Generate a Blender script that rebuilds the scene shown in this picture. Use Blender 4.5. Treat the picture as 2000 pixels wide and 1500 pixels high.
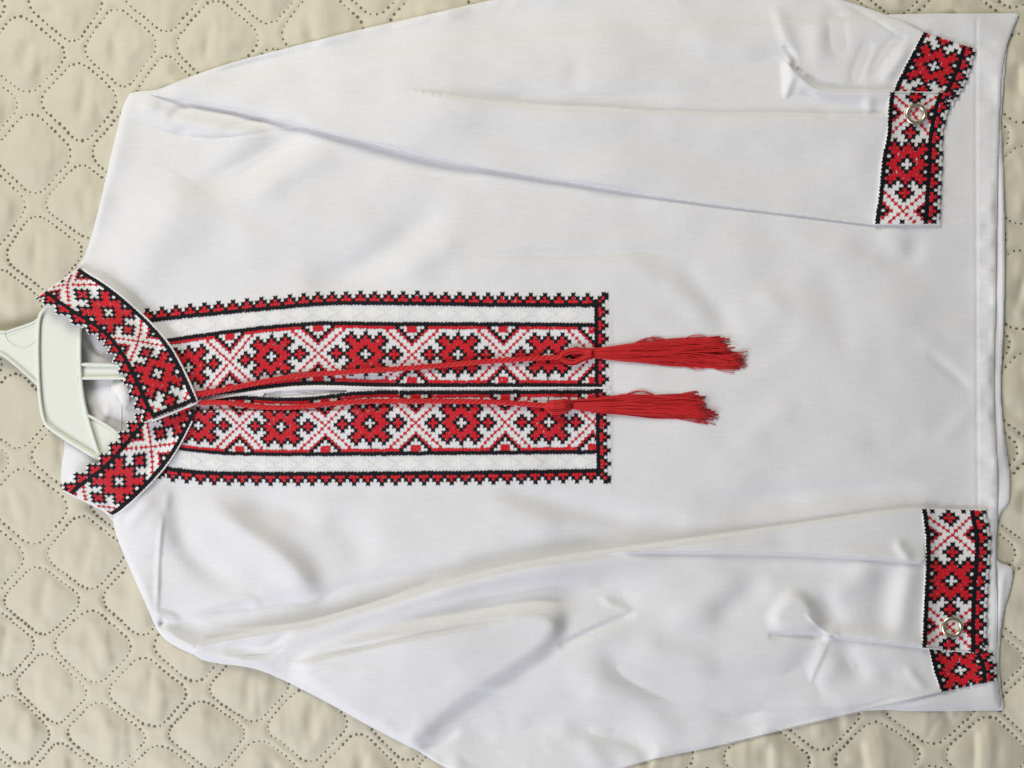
import bpy, math, random
import numpy as np
from mathutils import Vector, Matrix
random.seed(7); rng = np.random.default_rng(7)
for o in list(bpy.data.objects): bpy.data.objects.remove(o)
S = bpy.context.scene

# ------------------------------------------------------------------ camera
DIST, TILT, FPX = 0.46, math.radians(4.0), 1511.0
cd = bpy.data.cameras.new('camera'); cam = bpy.data.objects.new('camera', cd)
S.collection.objects.link(cam); S.camera = cam
cam.location = (DIST*math.sin(TILT), 0, DIST*math.cos(TILT))
cam.rotation_euler = (0, TILT, 0)
cd.sensor_width = 36; cd.lens = 36*FPX/2000; cd.clip_start = 0.01; cd.clip_end = 50

# ------------------------------------------------------------------ light (a room lit by daylight)
w = bpy.data.worlds.new('World'); S.world = w; w.use_nodes = True
w.node_tree.nodes['Background'].inputs[0].default_value = (0.93, 0.95, 1.0, 1)
w.node_tree.nodes['Background'].inputs[1].default_value = 0.13
def area(name, loc, target, size, power, col):
    l = bpy.data.lights.new(name, 'AREA'); l.shape = 'RECTANGLE'; l.size, l.size_y = size
    l.energy = power; l.color = col
    o = bpy.data.objects.new(name, l); S.collection.objects.link(o); o.location = loc
    o.rotation_euler = (Vector(target)-Vector(loc)).to_track_quat('-Z', 'Y').to_euler()
    return o
area('ceiling_lamp', (-0.45, 1.05, 0.85), (0.0, 0.05, 0), (0.65, 0.55), 12.6, (1.0, 0.965, 0.87))
area('window_light', (-0.78, -1.02, 0.80), (0.1, 0, 0), (1.0, 0.7), 17.2, (0.895, 0.905, 1.0))
S.view_settings.view_transform = 'Standard'; S.view_settings.look = 'None'
S.view_settings.exposure = 0.15; S.view_settings.gamma = 1.0
S.render.engine = 'CYCLES'

# ------------------------------------------------------------------ plan coordinates -> world
# a plan unit is about 0.305 mm; X runs along the shirt from collar to hem, Y across it
ct, st = math.cos(TILT), math.sin(TILT)
def plan(X, Y, z):
    X = np.asarray(X, float); Y = np.asarray(Y, float); z = np.asarray(z, float)
    dx = (X-1000)/FPX; dy = (750-Y)/FPX
    wx = dx*ct - st; wz = -dx*st - ct
    t = (z-DIST*ct)/wz
    return np.stack([DIST*st + t*wx, t*dy, z + 0*t], -1)
U = 0.305e-3
mm = 1e-3

# ------------------------------------------------------------------ height rasters
ST = 3.0
RX0, RY0, NW, NH = -180.0, -180.0, 790, 624
GX, GY = np.meshgrid(RX0+ST*np.arange(NW), RY0+ST*np.arange(NH))
def blur(a, px):
    r = max(1, int(round(px/ST/1.7)))
    for _ in range(3):
        for ax in (0, 1):
            p = np.pad(a, [(r+1, r) if k == ax else (0, 0) for k in (0, 1)], mode='edge')
            c = np.cumsum(p, axis=ax)
            n = a.shape[ax]
            hi = np.take(c, np.arange(2*r+1, 2*r+1+n), axis=ax); lo = np.take(c, np.arange(0, n), axis=ax)
            a = (hi-lo)/(2*r+1)
    return a
def sample(a, X, Y):
    fx = np.clip((np.asarray(X, float)-RX0)/ST, 0, NW-1.001); fy = np.clip((np.asarray(Y, float)-RY0)/ST, 0, NH-1.001)
    i = fx.astype(int); j = fy.astype(int); u = fx-i; v = fy-j
    return (a[j, i]*(1-u)+a[j, i+1]*u)*(1-v)+(a[j+1, i]*(1-u)+a[j+1, i+1]*u)*v
def vnoise(scale_x, scale_y, seed):
    r = np.random.default_rng(seed)
    nx, ny = int(NW*ST/scale_x)+4, int(NH*ST/scale_y)+4
    g = r.standard_normal((ny, nx))
    fx = (GX-RX0)/scale_x+1; fy = (GY-RY0)/scale_y+1
    i = fx.astype(int); j = fy.astype(int); u = fx-i; v = fy-j
    u = u*u*u*(u*(6*u-15)+10); v = v*v*v*(v*(6*v-15)+10)
    return (g[j, i]*(1-u)+g[j, i+1]*u)*(1-v)+(g[j+1, i]*(1-u)+g[j+1, i+1]*u)*v
def chaikin(P, n=2, closed=True):
    P = np.asarray(P, float)
    for _ in range(n):
        Q = np.roll(P, -1, 0) if closed else P[1:]
        A = P if closed else P[:-1]
        N = np.empty((2*len(A), 2)); N[0::2] = .75*A+.25*Q; N[1::2] = .25*A+.75*Q
        if not closed: N = np.vstack([P[:1], N, P[-1:]])
        P = N
    return P
def seg_dist(P, closed, X, Y):
    """distance and signed side of polyline P"""
    best = np.full(X.shape, 1e9); sgn = np.zeros(X.shape); along = np.zeros(X.shape)
    n = len(P); m = n if closed else n-1
    L = 0.0
    for k in range(m):
        a = P[k]; b = P[(k+1) % n]; d = b-a; l2 = d@d
        if l2 < 1e-9: continue
        t = np.clip(((X-a[0])*d[0]+(Y-a[1])*d[1])/l2, 0, 1)
        ex = X-a[0]-t*d[0]; ey = Y-a[1]-t*d[1]
        q = ex*ex+ey*ey; m_ = q < best
        best = np.where(m_, q, best)
        sgn = np.where(m_, np.sign(d[0]*ey-d[1]*ex), sgn)
        along = np.where(m_, L+t*math.sqrt(l2), along)
        L += math.sqrt(l2)
    return np.sqrt(best), sgn, along/max(L, 1e-6)
def sdf(P):
    """signed distance to a closed polygon, positive inside"""
    P = np.asarray(P, float)
    out = np.full(GX.shape, -200.0)
    lo = P.min(0)-30; hi = P.max(0)+30
    i0, i1 = [int(np.clip((v-RX0)/ST, 0, NW)) for v in (lo[0], hi[0])]
    j0, j1 = [int(np.clip((v-RY0)/ST, 0, NH)) for v in (lo[1], hi[1])]
    X, Y = GX[j0:j1, i0:i1], GY[j0:j1, i0:i1]
    d, _, _ = seg_dist(P, True, X, Y)
    ins = np.zeros(X.shape, bool)
    for k in range(len(P)):
        a = P[k]; b = P[(k+1) % len(P)]
        if a[1] == b[1]: continue
        c = ((a[1] > Y) != (b[1] > Y)) & (X < (b[0]-a[0])*(Y-a[1])/(b[1]-a[1])+a[0])
        ins ^= c
    out[j0:j1, i0:i1] = np.where(ins, d, -d)
    return out
def ridge(H, pts, amp, wl, wr=None, taper=True):
    """fold along a line: amp in mm, wl / wr the widths above / below a line that runs to larger X"""
    wr = wl if wr is None else wr
    P = chaikin(pts, 2, False); m = 3*max(wl, wr)
    lo = P.min(0)-m; hi = P.max(0)+m
    i0, i1 = [int(np.clip((v-RX0)/ST, 0, NW)) for v in (lo[0], hi[0])]
    j0, j1 = [int(np.clip((v-RY0)/ST, 0, NH)) for v in (lo[1], hi[1])]
    if i1 <= i0 or j1 <= j0: return
    d, s, t = seg_dist(P, False, GX[j0:j1, i0:i1], GY[j0:j1, i0:i1])
    wd = np.where(s > 0, wr, wl)
    v = np.exp(-(d/wd)**2)
    if taper: v = v*np.clip(np.minimum(t, 1-t)*4, 0, 1)**.7
    H[j0:j1, i0:i1] += amp*mm*v
def patch(H, poly, amp, soft):
    H += blur((sdf(chaikin(poly, 2)) > 0).astype(float), soft)*amp*mm
class Folds:
    """folds sorted by softness: the wide ones are smoothed more"""
    def __init__(s): s.a = np.zeros_like(GX); s.b = np.zeros_like(GX); s.c = np.zeros_like(GX)
    def __call__(s, pts, amp, wl, wr=None, **k):
        m_ = min(wl, wl if wr is None else wr)
        ridge(s.c if m_ >= 12 else s.b if m_ >= 6 else s.a, pts, amp*(1.65 if m_ >= 12 else 1.15), wl, wr, **k)
    def sum(s): return blur(s.c, 15)+blur(s.b, 6)+s.a
smooth = lambda x: np.clip(x, 0, 1)**2*(3-2*np.clip(x, 0, 1))

# ------------------------------------------------------------------ materials
def mat(name, col, rough=.8, sheen=0., metal=0., spec=.3, slub=None, var=0., vscale=60., sss=0.):
    m = bpy.data.materials.new(name); m.use_nodes = True; nt = m.node_tree; b = nt.nodes['Principled BSDF']
    b.inputs['Base Color'].default_value = (*col, 1); b.inputs['Roughness'].default_value = rough
    b.inputs['Metallic'].default_value = metal; b.inputs['Specular IOR Level'].default_value = spec
    b.inputs['Sheen Weight'].default_value = sheen
    if sss: b.inputs['Subsurface Weight'].default_value = sss; b.inputs['Subsurface Radius'].default_value = (.004, .004, .003)
    tc = nt.nodes.new('ShaderNodeTexCoord')
    if var:
        n = nt.nodes.new('ShaderNodeTexNoise'); n.inputs['Scale'].default_value = vscale; n.inputs['Detail'].default_value = 5
        nt.links.new(tc.outputs['Object'], n.inputs['Vector'])
        mx = nt.nodes.new('ShaderNodeMix'); mx.data_type = 'RGBA'
        mx.inputs[6].default_value = (*[c*(1-var) for c in col], 1); mx.inputs[7].default_value = (*[min(1, c*(1+var)) for c in col], 1)
        nt.links.new(n.outputs['Fac'], mx.inputs[0]); nt.links.new(mx.outputs[2], b.inputs['Base Color'])
        last = mx
    if slub:
        sx, sy, dist, tint = slub
        mp = nt.nodes.new('ShaderNodeMapping'); mp.inputs['Scale'].default_value = (sx, sy, 1)
        nt.links.new(tc.outputs['Object'], mp.inputs['Vector'])
        n2 = nt.nodes.new('ShaderNodeTexNoise'); n2.inputs['Scale'].default_value = 1; n2.inputs['Detail'].default_value = 3
        nt.links.new(mp.outputs[0], n2.inputs['Vector'])
        mp3 = nt.nodes.new('ShaderNodeMapping'); mp3.inputs['Scale'].default_value = (sy*.8, sx*1.4, 1)
        nt.links.new(tc.outputs['Object'], mp3.inputs['Vector'])
        n3 = nt.nodes.new('ShaderNodeTexNoise'); n3.inputs['Scale'].default_value = 1; n3.inputs['Detail'].default_value = 3
        nt.links.new(mp3.outputs[0], n3.inputs['Vector'])
        ad = nt.nodes.new('ShaderNodeMath'); ad.operation = 'MULTIPLY_ADD'; ad.inputs[1].default_value = .6
        nt.links.new(n3.outputs['Fac'], ad.inputs[0]); nt.links.new(n2.outputs['Fac'], ad.inputs[2])
        bp = nt.nodes.new('ShaderNodeBump'); bp.inputs['Strength'].default_value = .6; bp.inputs['Distance'].default_value = dist
        nt.links.new(ad.outputs[0], bp.inputs['Height']); nt.links.new(bp.outputs[0], b.inputs['Normal'])
        if tint and var:
            m2 = nt.nodes.new('ShaderNodeMix'); m2.data_type = 'RGBA'; m2.blend_type = 'MULTIPLY'
            mr = nt.nodes.new('ShaderNodeMapRange'); mr.inputs[1].default_value = .35; mr.inputs[2].default_value = 1.15
            mr.inputs[3].default_value = 1-tint; mr.inputs[4].default_value = 1.0
            nt.links.new(ad.outputs[0], mr.inputs[0])
            m2.inputs[0].default_value = 1
            nt.links.new(last.outputs[2], m2.inputs[6]); nt.links.new(mr.outputs[0], m2.inputs[7])
            nt.links.new(m2.outputs[2], b.inputs['Base Color'])
    return m
M = {}
M['cotton'] = mat('white_cotton', (.80, .795, .79), .88, .08, spec=.2, slub=(80, 1000, .00015, .11), var=.018, vscale=25)
M['bed'] = mat('beige_sateen', (.63, .585, .445), .7, .12, spec=.3, slub=(60, 1000, .00010, .09), var=.03, vscale=18)
M['dot'] = mat('weld_point', (.165, .145, .10), .55, spec=.3, var=.25, vscale=300)
M['red'] = mat('red_thread', (.60, .010, .020), .6, .04, spec=.25, var=.12, vscale=900)
M['black'] = mat('black_thread', (.007, .007, .010), .65, 0., spec=.18, var=.2, vscale=900)
M['satin'] = mat('white_satin_thread', (.84, .83, .80), .45, .1, spec=.4, var=.02, vscale=400)
M['band'] = mat('white_backing_cloth', (.82, .81, .79), .9, .05, spec=.2, slub=(900, 900, .0001, .0))
M['cord'] = mat('red_silky_cord', (.60, .016, .018), .55, .1, spec=.3, var=.12, vscale=500)
M['metal'] = mat('polished_metal', (.80, .72, .54), .32, metal=1, spec=.5, var=.04, vscale=200)
M['plastic'] = mat('pale_plastic', (.775, .80, .71), .40, spec=.4, var=.015, vscale=40, sss=.15)

# ------------------------------------------------------------------ object helpers
def link(name, me, parent=None, mats=(), kind=None, smooth_=True):
    o = bpy.data.objects.new(name, me); S.collection.objects.link(o)
    for m in mats: me.materials.append(m)
    if smooth_: me.polygons.foreach_set('use_smooth', np.ones(len(me.polygons), bool))
    if parent: o.parent = parent
    if kind: o['kind'] = kind
    return o
def mesh(name, V, quads=None, tris=None, mi=None):
    me = bpy.data.meshes.new(name); V = np.asarray(V, np.float32)
    q = np.asarray(quads, np.int32).reshape(-1, 4) if quads is not None and len(quads) else np.zeros((0, 4), np.int32)
    t = np.asarray(tris, np.int32).reshape(-1, 3) if tris is not None and len(tris) else np.zeros((0, 3), np.int32)
    me.vertices.add(len(V)); me.vertices.foreach_set('co', V.ravel())
    me.loops.add(q.size+t.size); me.loops.foreach_set('vertex_index', np.concatenate([q.ravel(), t.ravel()]))
    me.polygons.add(len(q)+len(t))
    stt = np.concatenate([np.arange(len(q))*4, q.size+np.arange(len(t))*3]).astype(np.int32)
    me.polygons.foreach_set('loop_start', stt)
    me.polygons.foreach_set('loop_total', np.concatenate([np.full(len(q), 4), np.full(len(t), 3)]).astype(np.int32))
    if mi is not None: me.polygons.foreach_set('material_index', np.asarray(mi, np.int32))
    me.update(calc_edges=True); me.validate(); return me
def sheet(name, D, Z, m, parent, drop=.8*mm, under=0.):
    """a cloth layer: the raster where D > 0, its rim snapped to the outline and turned down"""
    gy, gx = np.gradient(D, ST); g = np.sqrt(gx*gx+gy*gy)+1e-6
    X = GX.copy(); Y = GY.copy(); out = D < 0
    X[out] -= (D*gx/g/np.maximum(g, .5))[out]; Y[out] -= (D*gy/g/np.maximum(g, .5))[out]
    core = D > .4
    quad = core[:-1, :-1] | core[1:, :-1] | core[:-1, 1:] | core[1:, 1:]
    dm = np.minimum(np.minimum(D[:-1, :-1], D[1:, :-1]), np.minimum(D[:-1, 1:], D[1:, 1:]))
    quad &= dm > -2.2*ST
    idx = np.arange(NW*NH).reshape(NH, NW)
    Q = np.stack([idx[:-1, :-1], idx[1:, :-1], idx[1:, 1:], idx[:-1, 1:]], -1)[quad]
    used = np.unique(Q); remap = np.full(NW*NH, -1); remap[used] = np.arange(len(used)); Q = remap[Q]
    x = X.ravel()[used]; y = Y.ravel()[used]; z = sample(Z, x, y)
    V = plan(x, y, z)
    E = np.concatenate([Q[:, [0, 1]], Q[:, [1, 2]], Q[:, [2, 3]], Q[:, [3, 0]]])
    key = np.sort(E, 1); code = key[:, 0]*len(V)+key[:, 1]
    uq, inv, cnt = np.unique(code, return_inverse=True, return_counts=True)
    B = E[cnt[inv] == 1]
    bv = np.unique(B); rm = np.full(len(V), -1); rm[bv] = len(V)+np.arange(len(bv))
    dr = drop if np.isscalar(drop) else np.maximum(sample(drop, x[bv], y[bv]), .4*mm)
    V2 = plan(x[bv]+under*sample(gx/np.maximum(g, .5), x[bv], y[bv]), y[bv]+under*sample(gy/np.maximum(g, .5), x[bv], y[bv]), z[bv]-dr)
    sk = np.stack([B[:, 1], B[:, 0], rm[B[:, 0]], rm[B[:, 1]]], -1)
    return link(name, mesh(name, np.vstack([V, V2]), np.vstack([Q, sk])), parent, [m])
def tube(P, r, n=6, cap=True):
    """verts, quads, tris of a tube along world points P with radius r (scalar or per point)"""
    P = np.asarray(P, float); k = len(P); r = np.broadcast_to(np.asarray(r, float), (k,))
    T = np.gradient(P, axis=0); T /= np.linalg.norm(T, axis=1)[:, None]+1e-12
    up = np.array([0, 0, 1.0]); A = np.cross(T, up); A /= np.linalg.norm(A, axis=1)[:, None]+1e-9; Bv = np.cross(A, T)
    a = np.arange(n)*2*math.pi/n
    V = P[:, None]+r[:, None, None]*(np.cos(a)[None, :, None]*A[:, None]+np.sin(a)[None, :, None]*Bv[:, None])
    i = np.arange(k-1)[:, None]*n; j = np.arange(n)[None]; j2 = (j+1) % n
    Q = np.stack([i+j, i+j2, i+n+j2, i+n+j], -1).reshape(-1, 4)
    tr = []
    if cap:
        for b in (0, (k-1)*n):
            tr += [(b, b+q, b+q+1) if b else (b, b+q+1, b+q) for q in range(1, n-1)]
    return V.reshape(-1, 3), Q, np.array(tr, int).reshape(-1, 3)
class Bag:
    def __init__(s): s.V = []; s.Q = []; s.T = []; s.n = 0; s.mq = []; s.mt = []
    def add(s, V, Q=None, T=None, mi=0):
        s.V.append(V)
        if Q is not None and len(Q): s.Q.append(np.asarray(Q)+s.n); s.mq += [mi]*len(Q)
        if T is not None and len(T): s.T.append(np.asarray(T)+s.n); s.mt += [mi]*len(T)
        s.n += len(V)
    def make(s, name, parent, mats, kind=None, smooth_=True):
        me = mesh(name, np.vstack(s.V), np.vstack(s.Q) if s.Q else None, np.vstack(s.T) if s.T else None, s.mq+s.mt)
        return link(name, me, parent, mats, kind, smooth_)
def resample(P, step):
    P = np.asarray(P, float); d = np.r_[0, np.cumsum(np.linalg.norm(np.diff(P, axis=0), axis=1))]
    n = max(2, int(d[-1]/step)+1); t = np.linspace(0, d[-1], n)
    return np.stack([np.interp(t, d, P[:, k]) for k in range(P.shape[1])], -1)

# ================================================================== BEDSPREAD
Hm = np.array([[.106150549, -.0899939996, -.836220852], [.0872238248, .0994905431, .323399448], [.000340676354, .00939294452, 1.]])
anch = {(0,0):(162,1072),(1,0):(272,1165),(2,0):(380,1255),(3,0):(492,1350),(4,0):(597,1417),(0,1):(77,1175),(1,1):(177,1265),(2,1):(287,1347),(3,1):(400,1432),(1,2):(105,1345),(2,2):(210,1435),(-1,0):(55,985),(1,3):(40,1425),
 (-3,-3):(85,500),(-3,-4):(168,397),(-4,-4):(72,307),(-4,-5):(157,197),(-4,-6):(229,90),(-5,-5):(45,107),(-3,-7):(422,90),(-3,-5):(255,290),(-4,-3):(-15,400),
 (8,-3):(1275,1480),(9,-4):(1495,1478),(10,-5):(1710,1480),(11,-6):(1925,1480),(8,-9):(1894,879),(7,-10):(1884,679),(6,-11):(1880,475),(5,-12):(1882,270)}
def hom(H, a, b):
    w_ = H[2, 0]*a+H[2, 1]*b+H[2, 2]
    return (H[0, 0]*a+H[0, 1]*b+H[0, 2])/w_, (H[1, 0]*a+H[1, 1]*b+H[1, 2])/w_
AK = np.array(list(anch.keys()), float); AP = np.array(list(anch.values()), float)
hx, hy = hom(Hm, AK[:, 0], AK[:, 1]); HP = np.stack([hx*1000+1000, hy*1000+750], -1); RES = AP-HP
def idw(X, Y, C):
    num = np.zeros(np.shape(X)+(2,)); den = np.zeros(np.shape(X))+1e-4
    for c, r in zip(C, RES):
        w_ = 1/((X-c[0])**2+(Y-c[1])**2+900.)**1.5*1e4
        num += w_[..., None]*r; den += w_
    return num/den[..., None]
def warp(X, Y): return 5*np.sin(Y/83+X/190)+3.5*np.sin(X/61-Y/140), 5*np.sin(X/97-Y/170)+3.5*np.sin(Y/55+X/120)
def cell_to_plan(i, j):
    x, y = hom(Hm, i, j); X = x*1000+1000; Y = y*1000+750
    d = idw(X, Y, HP); X = X+d[..., 0]; Y = Y+d[..., 1]; a, b = warp(X, Y); return X+a, Y+b
Hi = np.linalg.inv(Hm)
def unwarp(X, Y):
    a, b = warp(X, Y); a, b = warp(X-a, Y-b); return X-a, Y-b
WX, WY = unwarp(GX, GY); d0 = idw(WX, WY, AP); ci, cj = hom(Hi, (WX-d0[..., 0]-1000)/1000, (WY-d0[..., 1]-750)/1000)
LA, LB, GAP, RAD = 140., 133., 7.5, 29.
def rbox(fi, fj):
    px = np.abs(fi)*LA-(LA/2-GAP-RAD); py = np.abs(fj)*LB-(LB/2-GAP-RAD)
    return np.hypot(np.maximum(px, 0), np.maximum(py, 0))+np.minimum(np.maximum(px, py), 0)-RAD
fi = ci-np.round(ci); fj = cj-np.round(cj); bd = rbox(fi, fj)
cellr = np.sin(np.round(ci)*12.9898+np.round(cj)*78.233)*43758.5453; cellr = cellr-np.floor(cellr)
def puff(ci, cj):
    bd = rbox(ci-np.round(ci), cj-np.round(cj))
    q = np.sin(np.round(ci)*12.9898+np.round(cj)*78.233)*43758.5453; q = q-np.floor(q)
    return 2.2*mm*smooth(-bd/44.)*(.65+.6*q)+.35*mm*smooth(bd/9)-.55*mm*np.exp(-(bd/5.)**2)
PUFF = puff(ci, cj); BED = PUFF.copy()
streak = vnoise(16, 75, 3)*.5+vnoise(9, 40, 5)*.2
BED += (.42*mm*streak+.5*mm*vnoise(38, 60, 8)*.6)*smooth(-bd/20.)
BED += .8*mm*vnoise(260, 300, 11)+.18*mm*vnoise(24, 24, 12)
for k in range(46):   # pulled creases beside the seams
    x, y = rng.uniform(-60, 2060), rng.uniform(-60, 1560)
    a = rng.normal(1.45, .35); L = rng.uniform(25, 60)
    dx, dy = L*math.cos(a), L*math.sin(a)
    ridge(BED, [(x-dx, y-dy), (x+rng.normal(0, 4), y), (x+dx, y+dy)], rng.uniform(-.8, -.3), rng.uniform(4, 9), rng.uniform(7, 14))
for (i_, j_) in [(i, j) for i in range(-12, 18) for j in range(-20, 12)]:
    x, y = [float(q) for q in cell_to_plan(np.array(float(i_)), np.array(float(j_)))]
    if not (-100 < x < 2100 and -100 < y < 1600) or rng.random() < (.12 if y > 900 else .4): continue
    x += rng.normal(0, 14); L = rng.uniform(28, 50); b_ = rng.normal(0, 7)
    ridge(BED, [(x-b_, y-L), (x+rng.normal(0, 3), y), (x+b_, y+L)], -rng.uniform(1.1, 2.7), rng.uniform(5, 9), rng.uniform(12, 24))
    if rng.random() < .5: ridge(BED, [(x+20-b_, y-L*.7), (x+24, y), (x+22+b_, y+L*.8)], rng.uniform(.3, .7), 12, 14)
# under the shirt the quilt is pressed flat; a free bed edge lies far outside

# ================================================================== SHIRT OUTLINES
front_poly = chaikin([(150,522),(152,518),(168,496),(190,420),(210,330),(236,222),(240,206),(252,184),(256,181),(272,178),(300,177),(340,164),(400,146),(450,160),(600,110),(1000,60),(1700,27),(1975,26),(1989,26),(1991,30),(1978,58),(1966,90),(1956,150),(1953,220),(1949,350),(1947,470),(1945,632),(1941,739),(1945,850),(1950,930),(1949,1000),(1945,1100),(1950,1200),(1946,1300),(1955,1370),(1955,1384),(1945,1385),(1774,1384),(1400,1400),(900,1350),(600,1320),(430,1296),(376,1279),(328,1256),(306,1231),(295,1204),(285,1180),(262,1130),(240,1080),(223,1035),(220,1012),(224,1000),(262,952),(300,905),(335,860),(362,804),(366,786),(348,742),(320,698),(285,650),(248,615),(205,582)], 2)
slit_poly = chaikin([(400,777.5),(440,774),(482,770.5),(557,763.5),(607,760),(670,761),(723,763),(760,764),(723,765.3),(670,766),(607,772.5),(557,774),(520,774),(482,773),(440,775.3)], 2)
back_poly = chaikin([(118,950),(120,905),(128,868),(116,800),(108,720),(110,640),(124,580),(160,536),(300,420),(600,140),(1000,70),(1700,40),(1975,32),(1968,80),(1960,180),(1955,237),(1959,300),(1964,462),(1962,632),(1953,760),(1962,850),(1974,930),(1974,972),(1970,986),(1954,1000),(1947,1030),(1945,1085),(1950,1098),(1975,1106),(1980,1112),(1977,1144),(1957,1207),(1951,1298),(1957,1360),(1962,1382),(1960,1388),(1940,1388),(1774,1390),(1725,1385),(1500,1370),(600,1270),(330,1220),(240,1040),(190,985),(150,968)], 2)
upper_sleeve_poly = chaikin([(292,184),(296,179),(302,177),(318,171),(346,159),(430,128),(535,100),(700,58),(805,35),(959,0),(1100,-28),(1300,-45),(1450,-45),(1560,-25),(1646,0),(1688,13),(1739,32),(1778,48),(1804,63),(1812,74),(1806,92),(1775,160),(1750,205),(1735,330),(1724,432),(1718,440),(1705,440),(1560,421),(1400,402),(1225,376),(1050,346),(875,317),(700,275),(587,247),(500,226),(346,195),(318,190),(300,187)], 2)
lower_sleeve_poly = chaikin([(387,1256),(400,1250),(493,1233),(603,1213),(750,1170),(800,1152),(983,1104),(1100,1084),(1250,1064),(1400,1043),(1583,1018),(1712,998),(1795,992),(1812,993),(1816,1003),(1820,1130),(1818,1255),(1830,1280),(1850,1340),(1848,1348),(1834,1352),(1767,1369),(1657,1395),(1547,1421),(1400,1458),(1300,1477),(1240,1492),(1150,1525),(1000,1537),(900,1514),(850,1489),(812,1463),(800,1459),(713,1414),(640,1372),(548,1325),(493,1303),(405,1294),(376,1279),(372,1268)], 2)
DF = sdf(front_poly); DSL = sdf(slit_poly); DB = sdf(back_poly); DU = sdf(upper_sleeve_poly); DL = sdf(lower_sleeve_poly)
BEDN = BED-PUFF
press = np.maximum(np.maximum(smooth(DF/40.), .75*smooth(np.maximum(DU, DL)/40.)), smooth((150-np.hypot((GX-60)*.8, GY-740))/60.))
BED = BED*(1-.75*press)-1.2*mm*press
def dome(d, R): 
    q = np.clip(d/R, 0, 1); return np.sqrt(np.clip(1-(1-q)**2, 0, 1))
GAIN = 1.15
# ---- back panel
HB = np.zeros_like(GX)
ridge(HB, [(165,660),(185,690),(205,700)], -2, 6); ridge(HB, [(180,850),(200,820),(215,790)], 1.5, 9); ridge(HB, [(160,760),(175,800)], 1.2, 8)
ridge(HB, [(360,776),(420,773),(560,770),(720,763),(800,762)], 3.3, 34); ridge(HB, [(580,764),(600,768),(612,778)], -.5, 6)
ridge(HB, [(1965,1110),(1955,1150),(1950,1250)], 1.0, 8); ridge(HB, [(1958,300),(1960,600),(1958,900)], .8, 6)
ridge(HB, [(1780,1380),(1850,1372),(1950,1376)], .8, 7)
ZB = blur(BED, 14)+.9*mm+1.1*mm*dome(DB, 8)+HB*GAIN+.12*mm*vnoise(30, 30, 21)
TOP = np.where(DB > 0, np.maximum(ZB, BED), BED)

# ---- front panel
R = Folds()
R([(236,226),(270,238),(330,260),(400,271),(470,266),(540,254),(610,246)], -.75, 2.6)
R([(262,212),(330,225),(430,250),(520,240)], 2.4, 14, 16)
R([(300,196),(400,215),(500,232),(590,250)], -2.6, 12, 12)
R([(432,252),(470,241),(505,233),(525,229)], -1.1, 7, 9); R([(330,238),(336,226),(352,212),(372,206)], -1.4, 7, 12)
R([(276,204),(290,210),(310,208)], 1.2, 6); R([(340,250),(356,262),(365,250)], -.8, 6)
R([(600,255),(540,292),(470,335),(400,362),(350,372)], -2.6, 28, 26)
R([(660,300),(600,312),(540,345),(480,395)], 1.6, 26, 34)
R([(720,290),(850,325),(950,345)], -1.2, 12, 16)
R([(860,415),(812,448),(765,490),(690,535),(600,560)], -1.9, 22, 28)
R([(900,470),(840,500),(780,535)], 1.0, 22)
R([(940,500),(1060,502),(1160,498),(1260,494),(1340,500)], -1.0, 14, 5)
R([(1210,515),(1260,535),(1330,575),(1400,640)], .8, 22); R([(1320,505),(1350,545),(1400,600),(1440,660)], -.8, 20)
R([(1660,470),(1735,500),(1775,512),(1790,480),(1785,445)], -1.0, 16, 16); R([(1720,450),(1755,475),(1765,500)], .7, 14)
R([(172,500),(182,465),(200,392),(218,305),(236,232)], -.7, 2.2); R([(165,505),(176,492),(178,478)], .7, 4)
# lower half
R([(352,945),(345,990),(350,1040),(385,1100),(470,1150)], -2.0, 26, 20)
R([(318,1005),(310,1080),(308,1150),(306,1200)], .9, 4, 5); R([(330,960),(322,1000)], .8, 6)
R([(400,985),(440,1012),(490,1045),(540,1078),(585,1120),(612,1175),(618,1200)], 3.4, 24, 30)
R([(470,975),(540,985),(620,1020)], -1.3, 22); R([(640,1010),(690,1050),(720,1100)], -1.0, 30)
R([(230,1030),(250,1000),(270,980)], -.8, 8); R([(245,1040),(275,1000),(300,975)], .8, 8)
R([(345,1200),(400,1192),(440,1175),(490,1168),(505,1180),(480,1196)], 1.6, 8, 8)
R([(330,1218),(430,1210),(520,1204),(620,1192),(720,1160),(800,1136),(900,1104)], -4.6, 26, 24)
R([(395,1196),(450,1193),(500,1192),(560,1190),(600,1186)], -.8, 2.5)
R([(500,1170),(520,1155),(560,1142),(600,1148)], .9, 12)
R([(296,1205),(320,1200),(340,1205),(352,1212)], 2.0, 6); R([(310,1225),(322,1208)], -1.5, 5); R([(318,1228),(340,1240),(370,1258),(400,1268)], 1.6, 8)
R([(800,1140),(900,1110),(1000,1080),(1150,1058),(1300,1040)], -1.6, 18, 16)
R([(975,952),(1040,965),(1112,985),(1180,1000),(1250,1020),(1340,1025)], -2.0, 16, 22)
R([(1360,985),(1500,978),(1620,965),(1720,958),(1800,962)], -2.0, 18, 22)
R([(950,990),(1040,1020),(1100,1035)], 1.0, 26)
R([(1908,24),(1906,200),(1907,470),(1908,700),(1910,990)], -.26, 3.0, taper=False)
for k in range(44):
    y = 40+k*22+rng.uniform(-6, 6); R([(1908+rng.uniform(2, 10), y), (1930, y+rng.uniform(-5, 5)), (1944, y+rng.uniform(-6, 6))], rng.uniform(-.8, .8), 6)
R([(1192,585),(1191,620),(1191,760),(1191,900),(1193,968)], .4, 4, 18); R([(1187,580),(1187,960)], -.2, 4)
R([(600,548),(900,556),(1190,548)], -.35, 10); R([(320,950),(700,966),(1190,962)], -.4, 9)
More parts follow.
